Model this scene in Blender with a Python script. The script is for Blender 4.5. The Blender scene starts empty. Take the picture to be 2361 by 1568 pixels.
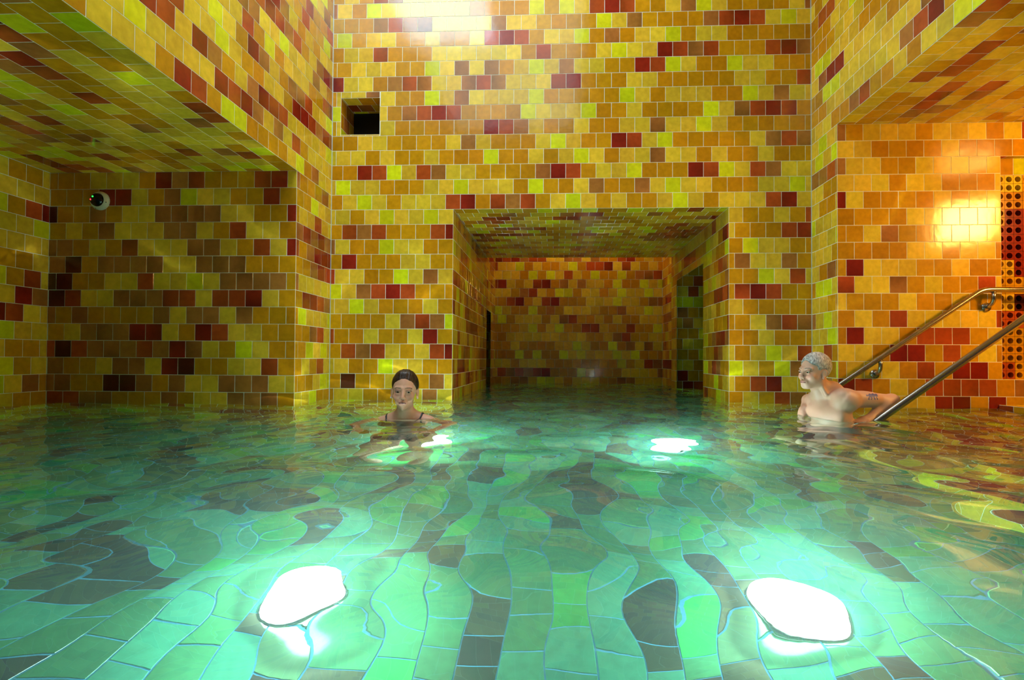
import bpy, math, random
import numpy as np
from mathutils import Vector, Matrix

T = 0.13                      # one tile pitch in metres; all coordinates below are in tiles
WATER = 8.25                  # water level above the pool floor
CAMZ = 11.06
sc = bpy.context.scene
COL = sc.collection
R_ = random.Random(7)

def K(k): return 33.97 - k    # tile course number -> height above the pool floor

# ------------------------------------------------------------------ tagging
def tag(o, label=None, cat=None, group=None, kind=None):
    if label: o['label'] = label
    if cat: o['category'] = cat
    if group: o['group'] = group
    if kind: o['kind'] = kind
    return o

def empty(name, loc, label, cat, group=None):
    o = bpy.data.objects.new(name, None); COL.objects.link(o)
    o.location = [c * T for c in loc]; o.empty_display_size = .05
    return tag(o, label, cat, group)

def link_mesh(name, verts, faces, mats, parent=None, smooth=False, mi=None, cols=None, loc=None):
    me = bpy.data.meshes.new(name)
    me.from_pydata([tuple(v) for v in verts], [], [tuple(f) for f in faces])
    for m in (mats if isinstance(mats, (list, tuple)) else [mats]): me.materials.append(m)
    if mi is not None: me.polygons.foreach_set('material_index', mi)
    if smooth: me.polygons.foreach_set('use_smooth', [True] * len(me.polygons))
    if cols is not None:
        a = me.color_attributes.new('tint', 'FLOAT_COLOR', 'CORNER')
        a.data.foreach_set('color', np.asarray(cols, dtype=np.float32).ravel())
    me.update()
    o = bpy.data.objects.new(name, me); COL.objects.link(o)
    if loc is not None: o.location = loc
    if parent is not None:
        o.parent = parent
        if loc is None: o.location = -parent.location
        else: o.location = Vector(loc) - parent.location
    return o

# ------------------------------------------------------------------ materials
def lin(c):
    return tuple(((v / 255) / 12.92 if v / 255 <= .04045 else ((v / 255 + .055) / 1.055) ** 2.4) for v in c)

def new_mat(name):
    m = bpy.data.materials.new(name); m.use_nodes = True
    nt = m.node_tree; b = nt.nodes['Principled BSDF']
    return m, nt, b

def simple(name, rgb, rough=.5, metal=0., emis=None, es=0., spec=None):
    m, nt, b = new_mat(name)
    b.inputs['Base Color'].default_value = (*lin(rgb), 1)
    b.inputs['Roughness'].default_value = rough
    b.inputs['Metallic'].default_value = metal
    if spec is not None: b.inputs['Specular IOR Level'].default_value = spec
    if emis: b.inputs['Emission Color'].default_value = (*lin(emis), 1); b.inputs['Emission Strength'].default_value = es
    return m

def glazed():
    m, nt, b = new_mat('glazed_tile')
    N = nt.nodes; L = nt.links
    at = N.new('ShaderNodeAttribute'); at.attribute_name = 'tint'
    geo = N.new('ShaderNodeNewGeometry')
    n1 = N.new('ShaderNodeTexNoise'); n1.inputs['Scale'].default_value = 26; n1.inputs['Detail'].default_value = 4
    L.new(geo.outputs['Position'], n1.inputs['Vector'])
    mr = N.new('ShaderNodeMapRange'); mr.inputs['From Min'].default_value = .3; mr.inputs['From Max'].default_value = .7
    mr.inputs['To Min'].default_value = .86; mr.inputs['To Max'].default_value = 1.1
    L.new(n1.outputs['Fac'], mr.inputs['Value'])
    mx = N.new('ShaderNodeVectorMath'); mx.operation = 'SCALE'
    L.new(at.outputs['Color'], mx.inputs[0]); L.new(mr.outputs['Result'], mx.inputs['Scale'])
    L.new(mx.outputs['Vector'], b.inputs['Base Color'])
    b.inputs['Roughness'].default_value = .13
    b.inputs['IOR'].default_value = 1.5
    n2 = N.new('ShaderNodeTexNoise'); n2.inputs['Scale'].default_value = 19; n2.inputs['Detail'].default_value = 2.5
    L.new(geo.outputs['Position'], n2.inputs['Vector'])
    bp = N.new('ShaderNodeBump'); bp.inputs['Strength'].default_value = .35; bp.inputs['Distance'].default_value = .0016
    L.new(n2.outputs['Fac'], bp.inputs['Height']); L.new(bp.outputs['Normal'], b.inputs['Normal'])
    return m

M_TILE = glazed()
M_GROUT = simple('pale_grout', (226, 230, 214), .85)
M_GROUT_POOL = simple('pool_grout', (96, 186, 240), .85)  # blue of the light under water put into the grout colour
M_DARK = simple('shade_black', (8, 8, 7), .9)  # flat black that paints the shade behind the niche and the screen

# ------------------------------------------------------------------ tile palette
PAL = {
 'L': (206, 208, 22), 'Y': (214, 178, 44), 'O': (190, 132, 14), 'B': (164, 104, 44),
 'D': (168, 70, 26), 'R': (134, 34, 18), 'K': (84, 32, 16)}
POOL = {  # floor tiles: tint and haze of the underwater light mixed into these colours
 'L': (62, 190, 96), 'Y': (84, 176, 140), 'O': (74, 146, 98), 'B': (84, 120, 84),
 'D': (80, 82, 62), 'R': (66, 58, 50), 'K': (54, 46, 40)}
PALL = {k: lin(v) for k, v in PAL.items()}
POOLL = {k: lin(v) for k, v in POOL.items()}
NEXT = {  # glaze classes tend to come in runs
 'O': 'OOOOOOYYYYLLBDO', 'Y': 'YYYYYOOOOLLBYDY', 'L': 'YYYYOOOL', 'B': 'OOYYDDRB', 'D': 'OOOYBRRDR', 'R': 'DDOOOYBR', 'K': 'DRO'}

def tile_color(c, rnd, pal):
    r, g, b = pal[c]
    s = rnd.uniform(.84, 1.14); w = rnd.uniform(-.07, .07)
    return (r * s * (1 - w * .3), g * s * (1 + w), b * s)

class Tiler:
    """collects tiles and grout of one surface into one mesh"""
    def __init__(self): self.v = []; self.f = []; self.mi = []; self.c = []
    def quad(self, pts, m, cols):
        i = len(self.v); self.v += pts; self.f.append((i, i + 1, i + 2, i + 3)); self.mi.append(m); self.c += cols
    def surface(self, o, u, v, n, W, V0, V1, phase=(.3, .8), rows=None, holes=(), seed=1, pal=PALL, gap=.023, h=.012, weights=None, rowoff=0., fill='O'):
        """rows lie between integer values of the second coordinate; u = running direction"""
        o = Vector(o); u = Vector(u); v = Vector(v); n = Vector(n)
        rnd = random.Random(seed)
        flip = (u.cross(v)).dot(n) < 0
        def P(a, b, hh): return (o + u * a + v * b + n * hh) * T
        def q(a0, b0, a1, b1, hh, m, cols):
            p = [P(a0, b0, hh), P(a1, b0, hh), P(a1, b1, hh), P(a0, b1, hh)]
            if flip: p.reverse(); cols = cols[::-1]
            self.quad(p, m, cols)
        W1 = (1, 1, 1, 1)
        # grout bed, split around the holes
        xs = sorted({0, W, *[min(max(x, 0), W) for hl in holes for x in (hl[0], hl[2])]})
        ys = sorted({V0, V1, *[min(max(y, V0), V1) for hl in holes for y in (hl[1], hl[3])]})
        for i in range(len(xs) - 1):
            for j in range(len(ys) - 1):
                cx = (xs[i] + xs[i + 1]) / 2; cy = (ys[j] + ys[j + 1]) / 2
                if any(a < cx < c and b < cy < d for a, b, c, d in holes): continue
                q(xs[i], ys[j], xs[i + 1], ys[j + 1], 0, 1, [W1] * 4)
        r = math.floor(V0 - rowoff)
        while r + rowoff < V1:
            y0 = max(r + rowoff, V0); y1 = min(r + 1 + rowoff, V1)
            s = rows.get(r) if rows else None
            if y1 - y0 > .08:
                x = phase[r % 2] - 1; i = 0; c = rnd.choice('OOYYLB')
                while x < W:
                    c = rnd.choice(NEXT[c])
                    if c == 'R' and rnd.random() < .12: c = 'R'
                    cc = c
                    if s is not None:
                        cc = s[i] if i < len(s) else c
                        if cc == '.': cc = c
                        c = cc
                    col = tile_color(cc, rnd, pal)
                    g1 = rnd.uniform(.0, .1) if cc in 'OYL' else rnd.uniform(.0, .5)
                    if rnd.random() < .5: g1 = -g1
                    ax = rnd.random() < .5
                    tilt = [rnd.uniform(-.0012, .0012) for _ in range(4)]
                    rects = [(max(x, 0), y0, min(x + 1, W), y1)]
                    for hl in holes:
                        nr = []
                        for a0, b0, a1, b1 in rects:
                            A0, B0, A1, B1 = max(a0, hl[0]), max(b0, hl[1]), min(a1, hl[2]), min(b1, hl[3])
                            if A0 >= A1 or B0 >= B1: nr.append((a0, b0, a1, b1)); continue
                            if a0 < A0: nr.append((a0, b0, A0, b1))
                            if A1 < a1: nr.append((A1, b0, a1, b1))
                            if b0 < B0: nr.append((A0, b0, A1, B0))
                            if B1 < b1: nr.append((A0, B1, A1, b1))
                        rects = nr
                    for a0, b0, a1, b1 in rects:
                        if a1 - a0 < .06 or b1 - b0 < .06: continue
                        a0 += gap; b0 += gap; a1 -= gap; b1 -= gap
                        cs = []
                        for (fa, fb) in ((0, 0), (1, 0), (1, 1), (0, 1)):
                            t = (fa if ax else fb) - .5
                            m_ = 1 - abs(g1) * .4 + g1 * t
                            cs.append((col[0] * m_, col[1] * m_, col[2] * m_, 1))
                        p = [P(a0, b0, h + tilt[0]), P(a1, b0, h + tilt[1]), P(a1, b1, h + tilt[2]), P(a0, b1, h + tilt[3])]
                        e = .008
                        bq = [P(a0 - e, b0 - e, 0), P(a1 + e, b0 - e, 0), P(a1 + e, b1 + e, 0), P(a0 - e, b1 + e, 0)]
                        i0 = len(self.v); self.v += p + bq
                        fs = [(0, 1, 2, 3), (0, 4, 5, 1), (1, 5, 6, 2), (2, 6, 7, 3), (3, 7, 4, 0)]
                        for f in fs:
                            ff = tuple(f[::-1]) if flip else f
                            self.f.append(tuple(i0 + k for k in ff)); self.mi.append(0)
                            self.c += [cs[k % 4] for k in ff]
                    i += 1
                    x += 1
            r += 1
        return self
    def build(self, name, kind='structure', grout=None, **kw):
        o = link_mesh(name, self.v, self.f, [M_TILE, grout or M_GROUT], mi=self.mi, cols=self.c)
        if kind: o['kind'] = kind
        return o

BACK = {
-2: "OYODBYYYYYYOOYOOOLYYOOYYOOOYLOOYY",
-1: "BYOLYYYYYYOOOOLOLYDRDOOYBLYOOOOYB",
0: "OOOBDBBYYYYBYYOOOOLYBOOOOBDRDYLY",
1: "YLOYYOOYOOYDRDOYYLOBOYYLOYYOOOOOO",
2: "OYYDOOOYYYYYYODOOOYLYYRDBDOOODRB",
3: "OOYYYOOLYBYBOYLYBYYOORDLYOOLYYOOO",
4: "RYYOBDBYYBDBYYYDROOOYYOOOOOYYOOD",
5: "OYYBYOOLYBYYYYLOOOOOLYOYYYOOLYBYY",
6: "LYYYOBDRDOOOOLYYYLOOYOOOOLYBDRDO",
7: "OYYYYOOOOOORDBYOOYOOYYBYYLYOOOOOO",
8: "OOYYOOOOYBYOOOYLYOORDYLOOOOOYBDB",
9: "YYYOYOOYOOOLOOYOYLYOYYBYYOYOOYOOO",
10: "OORDLYDBYYOOOOBRDOYYLOOORDLYDBYY",
11: "YLYYOOOYYLYYYOLOOYBOOBYLYYOOOYYLY",
12: "OYLYOYYYDROODBDOYLYOYOOYLYOYYYDR".replace("ODBD", "DBD", 1),
}
def gap_row(left, right, n, a):
    return left + '.' * (n - len(left) - len(right)) + right
LR = {
13: ("YYOYLYYLY", "YOOYOD"), 14: ("ODBDOOODR", "YOOODR"), 15: ("BYOOLYYOO", "OLYYOO"), 16: ("OROOOYYOO", "OBYYBO"),
17: ("DYYOOLYBY", "OOLYDY"), 18: ("LYBDRDOOO", "ODRDOO"), 19: ("YYLYOOOYO", "YOOOOO"), 20: ("OOOOYBDBL", "OOYBDB"),
21: ("DOOYOOYRO", "OOYOOO"), 22: ("ODBDYOYDR", "YOYLYD"), 23: ("YYOOLYYOO", "LYOLBO"), 24: ("OKOOYYOBY", "YODRYY"),
25: ("OYYOOOYBY", "OYODBO")}
for k_, (l_, r_) in LR.items():
    BACK[k_] = gap_row(l_, r_, 33 if k_ % 2 else 32, 0)
ALC = {12: "YRDOOODBROYYYOOO", 13: "ROOYYLBOYRROOOYO", 14: "ROOYYBBBBYYOBOOK", 15: "YYDOYBBYYYBOYOBO", 16: "RYDOYBBYYYDOYOBB",
17: "OOBBBYYBBBBOKBBB", 18: "OBBBBYLYYDYYOOKK", 19: "YRDDYDDBBBYYDKOO", 20: "OOOBYBBYBOOOOBOB", 21: "OYYDROYRRBBBYOOO",
22: "OOYLOYBRBDBBBDKD", 23: "DYYOOKRYBBYOOBBB", 24: "YYBBBYYBOBKKOOBB", 25: "BBBYYOBOOOBBDDBB"}

HALL = {9: "BOYYYOYYYOY", 10: "YYOOOOYOOO", 11: "BYYOOYYYOY", 12: "YYYOYYOOOY", 13: "RYOOOOYOYY", 14: "OOOOYYOOYY", 15: "OOYBOOBYYY",
16: "OOOOYYOYYO", 17: "ORYYYOOYOO", 18: "DYYBOYOODY", 19: "YOOOYOOYOO", 20: "OYODYYYYYDD", 21: "ORYYODDDOY", 22: "YYORRODOYO",
23: "OYYYODORRO", 24: "RDOYODDDDO", 25: "OOYYYYRROROO"}
PALH = dict(PALL); PALH['L'] = lin((232, 188, 34))     # lime tiles turned golden here: the hall's warm lamplight put into their colour
BL = -15.19; BR = 16.51; BV = 35.43           # shaft: left, right, back
AV = 30.63; AL = -30.24                       # left alcove: back wall, left wall
RV = 32.28; RR = 46.                          # stair hall: back wall, end wall
NV = -6.                                      # everything stops this far behind the camera
OL, OR_, PV = -6.89, 11.21, 52.8              # passage
FV, FL, FR = 60.7, -6.95, 11.9                 # far room
X0, Z1 = (1, 0, 0), (0, 0, -1)
TOP = -10.

# phases: even rows (k%2==0) -> index 0
Tiler().surface((BL, BV, K(0)), X0, Z1, (0, -1, 0), 31.7, TOP, 33.97, phase=(.77, .30), rows=BACK,
        holes=[(8.3, 13, 26.4, 34), (.6, 5.42, 3.25, 7.9)], seed=3).build('wall_back')
Tiler().surface((BL, BV, K(0)), (0, -1, 0), Z1, (1, 0, 0), BV - NV, TOP, 33.97, phase=(.45, .95),
        holes=[(4.8, 12, 60, 34)], seed=11).build('wall_left')
Tiler().surface((BR, BV, K(0)), (0, -1, 0), Z1, (-1, 0, 0), BV - NV, TOP, 33.97, phase=(.5, .97),
        holes=[(3.15, 9, 60, 34)], seed=12).build('wall_right')
# ALC strings start with the cut tile beside the shaft corner
Tiler().surface((BL, AV, K(0)), (-1, 0, 0), Z1, (0, -1, 0), 15.05, 12, 33.97, phase=(.55, 1.0), rows={k: (v if k % 2 == 0 else 'O' + v) for k, v in ALC.items()},
        seed=13).build('wall_alcove')
Tiler().surface((AL, AV, K(0)), (0, -1, 0), Z1, (1, 0, 0), AV - NV, 12, 33.97, phase=(.45, .95), seed=14).build('wall_alcove_side')
Tiler().surface((BL, AV, K(12)), (0, -1, 0), (-1, 0, 0), (0, 0, -1), AV - NV, 0, 15.05, phase=(.4, .9), seed=15).build('ceiling_alcove')
Tiler().surface((BR, RV, K(0)), X0, Z1, (0, -1, 0), RR - BR, 9, 33.97, phase=(.97, .5),
        holes=[(25.8 - BR, 11, 31.8 - BR, 24)], seed=16, rows=HALL, pal=PALH).build('wall_stair_hall')
Tiler().surface((BR, RV, K(9)), (0, -1, 0), X0, (0, 0, -1), RV - NV, 0, RR - BR, phase=(.3, .8), seed=17, pal=PALH).build('ceiling_stair_hall')
Tiler().surface((RR, RV, K(0)), (0, -1, 0), Z1, (-1, 0, 0), RV - NV, 9, 33.97, seed=18).build('wall_stair_end')
Tiler().surface((BL, BV, K(TOP)), X0, (0, -1, 0), (0, 0, -1), 31.7, 0, BV - NV, seed=77).build('ceiling')
# passage
Tiler().surface((OL, BV, K(13)), X0, (0, 1, 0), (0, 0, -1), OR_ - OL, 0, PV - BV, phase=(.6, .1), seed=19).build('ceiling_passage')
Tiler().surface((OL, BV, K(0)), (0, 1, 0), Z1, (1, 0, 0), PV - BV, 13, 33.97, phase=(.3, .8), seed=20).build('wall_passage_left')
Tiler().surface((OR_, BV, K(0)), (0, 1, 0), Z1, (-1, 0, 0), PV - BV, 13, 33.97, phase=(.3, .8),
        holes=[(6.1, 15.6, 15.1, 34)], seed=21).build('wall_passage_right')
# far room
Tiler().surface((FL, FV, K(0)), X0, Z1, (0, -1, 0), FR - FL, 4, 33.97, phase=(.3, .8), seed=22).build('wall_far')
Tiler().surface((FL, PV, K(0)), (0, 1, 0), Z1, (1, 0, 0), FV - PV, 4, 33.97, holes=[(.4, 18.1, 4., 34)], seed=23).build('wall_far_left')
Tiler().surface((FR, PV, K(0)), (0, 1, 0), Z1, (-1, 0, 0), FV - PV, 4, 33.97, seed=24).build('wall_far_right')
Tiler().surface((FL, PV, K(0)), X0, Z1, (0, 1, 0), FR - FL, 4, 33.97, holes=[(OL - FL, 13, OR_ - FL, 34)], seed=25).build('wall_far_front')
Tiler().surface((FL, PV, K(4)), X0, (0, 1, 0), (0, 0, -1), FR - FL, 0, FV - PV, seed=26).build('ceiling_far')
# side rooms seen through the two dark openings
t = Tiler()
t.surface((OR_, 51.6, K(0)), X0, Z1, (0, -1, 0), 9, 14, 33.97, seed=27)
t.surface((OR_ + 9, 37, K(0)), (0, 1, 0), Z1, (-1, 0, 0), 14.6, 14, 33.97, seed=28)
t.surface((OR_, 37, K(0)), X0, Z1, (0, 1, 0), 9, 14, 33.97, seed=29)
t.surface((OR_, 37, K(14)), X0, (0, 1, 0), (0, 0, -1), 9, 0, 14.6, seed=30)
t.build('wall_side_room_right')
t = Tiler()
t.surface((FL - 7, FV, K(0)), X0, Z1, (0, -1, 0), 7, 16, 33.97, seed=31)
t.surface((FL - 7, PV, K(0)), (0, 1, 0), Z1, (1, 0, 0), FV - PV, 16, 33.97, seed=32)
t.surface((FL - 7, PV, K(0)), X0, Z1, (0, 1, 0), 7, 16, 33.97, seed=33)
t.surface((FL - 7, PV, K(16)), X0, (0, 1, 0), (0, 0, -1), 7, 0, FV - PV, seed=34)
t.build('wall_side_room_left')
# niche with a black sheet standing in for the dark depth behind
t = Tiler(); nx0, nx1, nk0, nk1 = BL + .6, BL + 3.25, 5.42, 7.9
t.surface((nx0, BV, K(0)), (0, 1, 0), Z1, (1, 0, 0), 2.3, nk0, nk1, phase=(.5, .9), rowoff=.42, seed=41)
t.surface((nx1, BV, K(0)), (0, 1, 0), Z1, (-1, 0, 0), 2.3, nk0, nk1, phase=(.5, .9), rowoff=.42, seed=42)
t.surface((nx0, BV, K(nk0)), X0, (0, 1, 0), (0, 0, -1), nx1 - nx0, 0, 2.3, phase=(.1, .7), seed=47)
t.surface((nx0, BV, K(nk1)), X0, (0, 1, 0), (0, 0, 1), nx1 - nx0, 0, 2.3, phase=(.1, .7), seed=44)
niche = t.build('wall_niche')
def box(lo, hi, name, mat, parent=None, inward=False):
    (a, b, c), (d, e, f) = [[q * T for q in p] for p in (lo, hi)]
    v = [(a, b, c), (d, b, c), (d, e, c), (a, e, c), (a, b, f), (d, b, f), (d, e, f), (a, e, f)]
    fs = [(0, 3, 2, 1), (4, 5, 6, 7), (0, 1, 5, 4), (1, 2, 6, 5), (2, 3, 7, 6), (3, 0, 4, 7)]
    return link_mesh(name, v, fs, mat, parent)
o = link_mesh('wall_niche_shade_sheet', [Vector(p) * T for p in ((nx0 - .1, BV + 2.3, K(nk1) - .1), (nx1 + .1, BV + 2.3, K(nk1) - .1), (nx1 + .1, BV + 2.3, K(nk0) + .1), (nx0 - .1, BV + 2.3, K(nk0) + .1))], [(0, 1, 2, 3)], M_DARK); o['kind'] = 'structure'
# corner profiles (pale trim strips at the shaft corners and alcove edges)
M_TRIM = simple('corner_trim', (190, 205, 205), .35)
def trim(name, p, q_, w=.05):
    lo = [min(a, b) - w for a, b in zip(p, q_)]; hi = [max(a, b) + w for a, b in zip(p, q_)]
    o = box(lo, hi, name, M_TRIM); o['kind'] = 'structure'
trim('trim_1', (BL, BV, 0), (BL, BV, K(TOP)))
trim('trim_2', (BR, BV, 0), (BR, BV, K(TOP)))

# floor
Tiler().surface((AL, NV, 0), (0, 1, 0), X0, (0, 0, 1), BV - NV, 0, RR - AL, phase=(.3, .8), seed=50, pal=POOLL, gap=.026,
        holes=[(0, 13.6 - AL + .5, 50, 80)]).build('floor', grout=M_GROUT_POOL)
Tiler().surface((OL, BV, 0), (0, 1, 0), X0, (0, 0, 1), FV - BV, 0, OR_ - OL + 10, phase=(.3, .8), seed=51, pal=POOLL).build('floor_passage', grout=M_GROUT_POOL)

# stairs out of the pool
t = Tiler(); NS = 7; RISE = 8.5 / NS
for i in range(NS):
    u0 = 13.6 + 2 * i; z0 = RISE * i; z1 = RISE * (i + 1)
    t.surface((u0, NV, z1), (0, 1, 0), (0, 0, -1), (-1, 0, 0), RV - NV, 0, RISE, phase=(.3, .8), seed=60 + i)
    u1 = u0 + 2 if i < NS - 1 else RR
    t.surface((u0, NV, z1), (0, 1, 0), X0, (0, 0, 1), RV - NV, 0, u1 - u0, phase=(.3, .8), seed=70 + i)
st = t.build('pool_steps', kind=None)
tag(st, 'wide yellow and red tiled steps rising out of the green water under the handrails', 'steps')

exec_parts = []
# ------------------------------------------------------------------ look settings
LENS = 60.
CAUSTIC = True
SLOPE = .0128
ABS_COL = (.25, .84, .66); ABS_D = .42; SCAT_D = .075
WORLD = (.8, .95, 1., .04)
EXPOSURE = 0.
def lights(area):
    # skylight opening, seen mirrored in the wall glaze at the top of the picture
    area('skylight', (-10.9, 21, 43.5), (-10.9, 21, 0), 9, 9, 58, (.58, .82, 1.))
    # two added fill panels that brighten the shaft from above
    area('shaft_fill', (-3, 29.6, 43.7), (-3, 29.6, 0), 23, 8.5, 58, (.86, .97, 1.))
    area('ceiling_fill', (-6, 9, 43.8), (-6, 9, 0), 17, 28, 70, (.88, .98, 1.))
    # warm lamp of the stair hall
    area('stair_hall_lamp', (33.6, 19, 22.4), (29, 27, 14), 3.4, 3.4, 80, (1., .5, .1))
    # warm lamp of the far room
    area('far_room_lamp', (2.4, 58.6, 27.), (2.4, 59.4, 0), 14, 1.2, 13, (1., .6, .26))
    for i, (u, v, _) in enumerate(LAMPS):
        l = bpy.data.lights.new('pool_lamp_light', 'POINT'); l.energy = 33; l.shadow_soft_size = .05 * T; l.color = (.85, .98, 1.)
        o = bpy.data.objects.new('pool_lamp_light', l); COL.objects.link(o); o.location = Vector((u, v, 1.2)) * T
# ------------------------------------------------------------------ tubes
def tube(name, pts, r, mat, parent=None, seg=16, caps=True, closed_r=None):
    pts = [Vector(p) * T for p in pts]; n = len(pts)
    rr = [x * T for x in r] if isinstance(r, (list, tuple)) else [r * T] * n
    vs = []; fs = []
    up = Vector((0, 0, 1)); prev = None
    for i, p in enumerate(pts):
        t_ = ((pts[min(i + 1, n - 1)] - pts[max(i - 1, 0)])).normalized()
        if prev is None:
            a = t_.orthogonal().normalized()
        else:
            a = (prev - t_ * prev.dot(t_)).normalized()
        prev = a; b = t_.cross(a)
        for k in range(seg):
            th = 2 * math.pi * k / seg
            vs.append(p + (a * math.cos(th) + b * math.sin(th)) * rr[i])
    for i in range(n - 1):
        for k in range(seg):
            fs.append((i * seg + k, i * seg + (k + 1) % seg, (i + 1) * seg + (k + 1) % seg, (i + 1) * seg + k))
    if caps:
        fs.append(tuple(range(seg))[::-1]); fs.append(tuple((n - 1) * seg + k for k in range(seg)))
    o = link_mesh(name, vs, fs, mat, parent, smooth=True)
    return o

def bend(pts, r=.5, n=6):
    """round the inner corners of a polyline"""
    out = [Vector(pts[0])]
    for i in range(1, len(pts) - 1):
        a, b, c = Vector(pts[i - 1]), Vector(pts[i]), Vector(pts[i + 1])
        p = b + (a - b).normalized() * r; q = b + (c - b).normalized() * r
        for k in range(n + 1):
            s = k / n
            out.append((1 - s) ** 2 * p + 2 * s * (1 - s) * b + s * s * q)
    out.append(Vector(pts[-1]))
    return out

M_STEEL = simple('brushed_steel', (176, 172, 166), .24, 1.0)
hr = empty('handrail', (14.9, 25.6, 0), 'nearer stainless steel handrail standing free in the steps', 'handrail', 'handrails of the pool steps')
tube('rail', bend([(13.9, 25.6, 0.02), (13.9, 25.6, 7.55), (24.6, 25.6, 15.27), (31., 25.6, 15.27), (31., 25.6, 8.5)], .5), .165, M_STEEL, hr)
hr2 = empty('handrail', (15, 31.7, 0), 'farther stainless steel handrail fixed to the orange wall with brackets', 'handrail', 'handrails of the pool steps')
tube('rail', bend([(13.2, 31.7, 7.47), (14.2, 31.7, 8.16), (24.28, 31.7, 15.1), (40, 31.7, 15.1)], .4), .15, M_STEEL, hr2)
def bracket(u, w):
    tube('bracket', bend([(u, 31.7, w - .1), (u, 31.7, w - .78), (u, 32.27, w - .95)], .35), .115, M_STEEL, hr2, 12)
    tube('flange', [(u, 32.2, w - .95), (u, 32.27, w - .95)], .26, M_STEEL, hr2, 20)
bracket(24.9, 15.1)
bracket(18.6, 11.19)
bracket(34., 15.1)

# ------------------------------------------------------------------ perforated tile screen in the recess
def perforated():
    V = []; F = []; MI = []; C = []
    rnd = random.Random(5)
    cols = ["YYOY", "OOYO", "ORRO", "RROY", "RRRO", "YRRO", "OOOY", "YKKO", "DDOO", "OOOY", "OODO", "DOOO"]
    S = 16
    def sq(th):
        c, s = math.cos(th), math.sin(th); m = max(abs(c), abs(s)); return c / m, s / m
    y = RV + .35
    for r in range(12):
        w1 = K(12 + r)
        x = 25.8 + (-.5 if r % 2 == 0 else 0); i = 0
        while x < 31.79:
            c = cols[r][min(i, 3)]; col = (*tile_color(c, rnd, PALL), 1)
            for a in range(2):
                for b in range(2):
                    cx = x + .25 + .5 * a; cz = w1 - .25 - .5 * b
                    if cx < 25.81 or cx > 31.8: continue
                    ex = .25 - (.012 if True else 0)
                    n0 = len(V)
                    for k in range(S):
                        th = 2 * math.pi * k / S; qx, qz = sq(th)
                        V.append(Vector((cx + qx * .241, y, cz + qz * .241)) * T)
                    for k in range(S):
                        th = 2 * math.pi * k / S
                        V.append(Vector((cx + math.cos(th) * .17, y, cz + math.sin(th) * .17)) * T)
                    for k in range(S):
                        th = 2 * math.pi * k / S
                        V.append(Vector((cx + math.cos(th) * .17, y + .5, cz + math.sin(th) * .17)) * T)
                    for k in range(S):
                        k2 = (k + 1) % S
                        for A, B in ((0, S), (S, 2 * S)):
                            F.append((n0 + A + k, n0 + A + k2, n0 + B + k2, n0 + B + k)); MI.append(0); C.extend([col] * 4)
            x += 1; i += 1
    # grout frame behind the tile faces and the black sheet
    for (yy, m) in ((RV + .36, 1),):
        pass
    o = link_mesh('perforated_tiles', V, F, [M_TILE, M_GROUT], mi=MI, cols=C)
    return o
scr = empty('tile_screen', (28.8, RV + .4, K(24)), 'screen of red and yellow tiles pierced by rows of round holes in the orange wall', 'vent screen')
pt = perforated(); pt.parent = scr; pt.location = -scr.location
box((25.82, RV + .86, K(24)), (31.8, RV + .9, K(12)), 'backing', M_DARK, scr)  # black sheet standing for the shade seen through the holes
t = Tiler()
t.surface((25.8, RV + .35, K(0)), X0, Z1, (0, -1, 0), 6, 11, 12, phase=(.5, .0), seed=81)
t.surface((25.8, RV, K(0)), (0, 1, 0), Z1, (1, 0, 0), .4, 11, 24, phase=(.4, .4), seed=82)
t.surface((31.8, RV, K(0)), (0, 1, 0), Z1, (-1, 0, 0), .4, 11, 24, phase=(.4, .4), seed=83)
t.surface((25.8, RV, K(11)), X0, (0, 1, 0), (0, 0, -1), 6, 0, .4, phase=(.4, .4), seed=84)
t.surface((25.8, RV, K(24)), X0, (0, 1, 0), (0, 0, 1), 6, 0, .4, phase=(.4, .4), seed=85)
t.build('wall_recess')

# ------------------------------------------------------------------ security camera
def lathe(name, prof, org, axis, mat, parent, seg=40):
    """prof: list of (radius, height) along axis, tile units"""
    ax = Vector(axis).normalized(); a = ax.orthogonal().normalized(); b = ax.cross(a)
    vs = []; fs = []; n = len(prof)
    for r, h in prof:
        for k in range(seg):
            th = 2 * math.pi * k / seg
            vs.append((Vector(org) + ax * h + (a * math.cos(th) + b * math.sin(th)) * max(r, 1e-4)) * T)
    for i in range(n - 1):
        for k in range(seg):
            fs.append((i * seg + k, i * seg + (k + 1) % seg, (i + 1) * seg + (k + 1) % seg, (i + 1) * seg + k))
    return link_mesh(name, vs, fs, mat, parent, smooth=True)
cam_pos = (-27.05, AV, 20.25)
sec = empty('security_camera', cam_pos, 'round white dome camera with a black lens on the dark tiled wall', 'security camera')
M_WHITE = simple('white_plastic', (222, 226, 212), .35)
M_DOME = simple('smoked_dome', (10, 12, 12), .04)
lathe('housing', [(.55, 0), (.55, .1), (.54, .15), (.49, .24), (.43, .29), (.41, .3), (.39, .28)], cam_pos, (0, -1, 0), M_WHITE, sec)
lathe('lens_dome', [(.39, .28)] + [(.39 * math.cos(a * math.pi / 20), .29 + .26 * math.sin(a * math.pi / 20)) for a in range(1, 11)], cam_pos, (0, -1, 0), M_DOME, sec)
M_LG = simple('green_light', (30, 255, 60), .4, emis=(30, 255, 60), es=6)
M_LR = simple('red_light', (255, 30, 50), .4, emis=(255, 30, 50), es=6)
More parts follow.
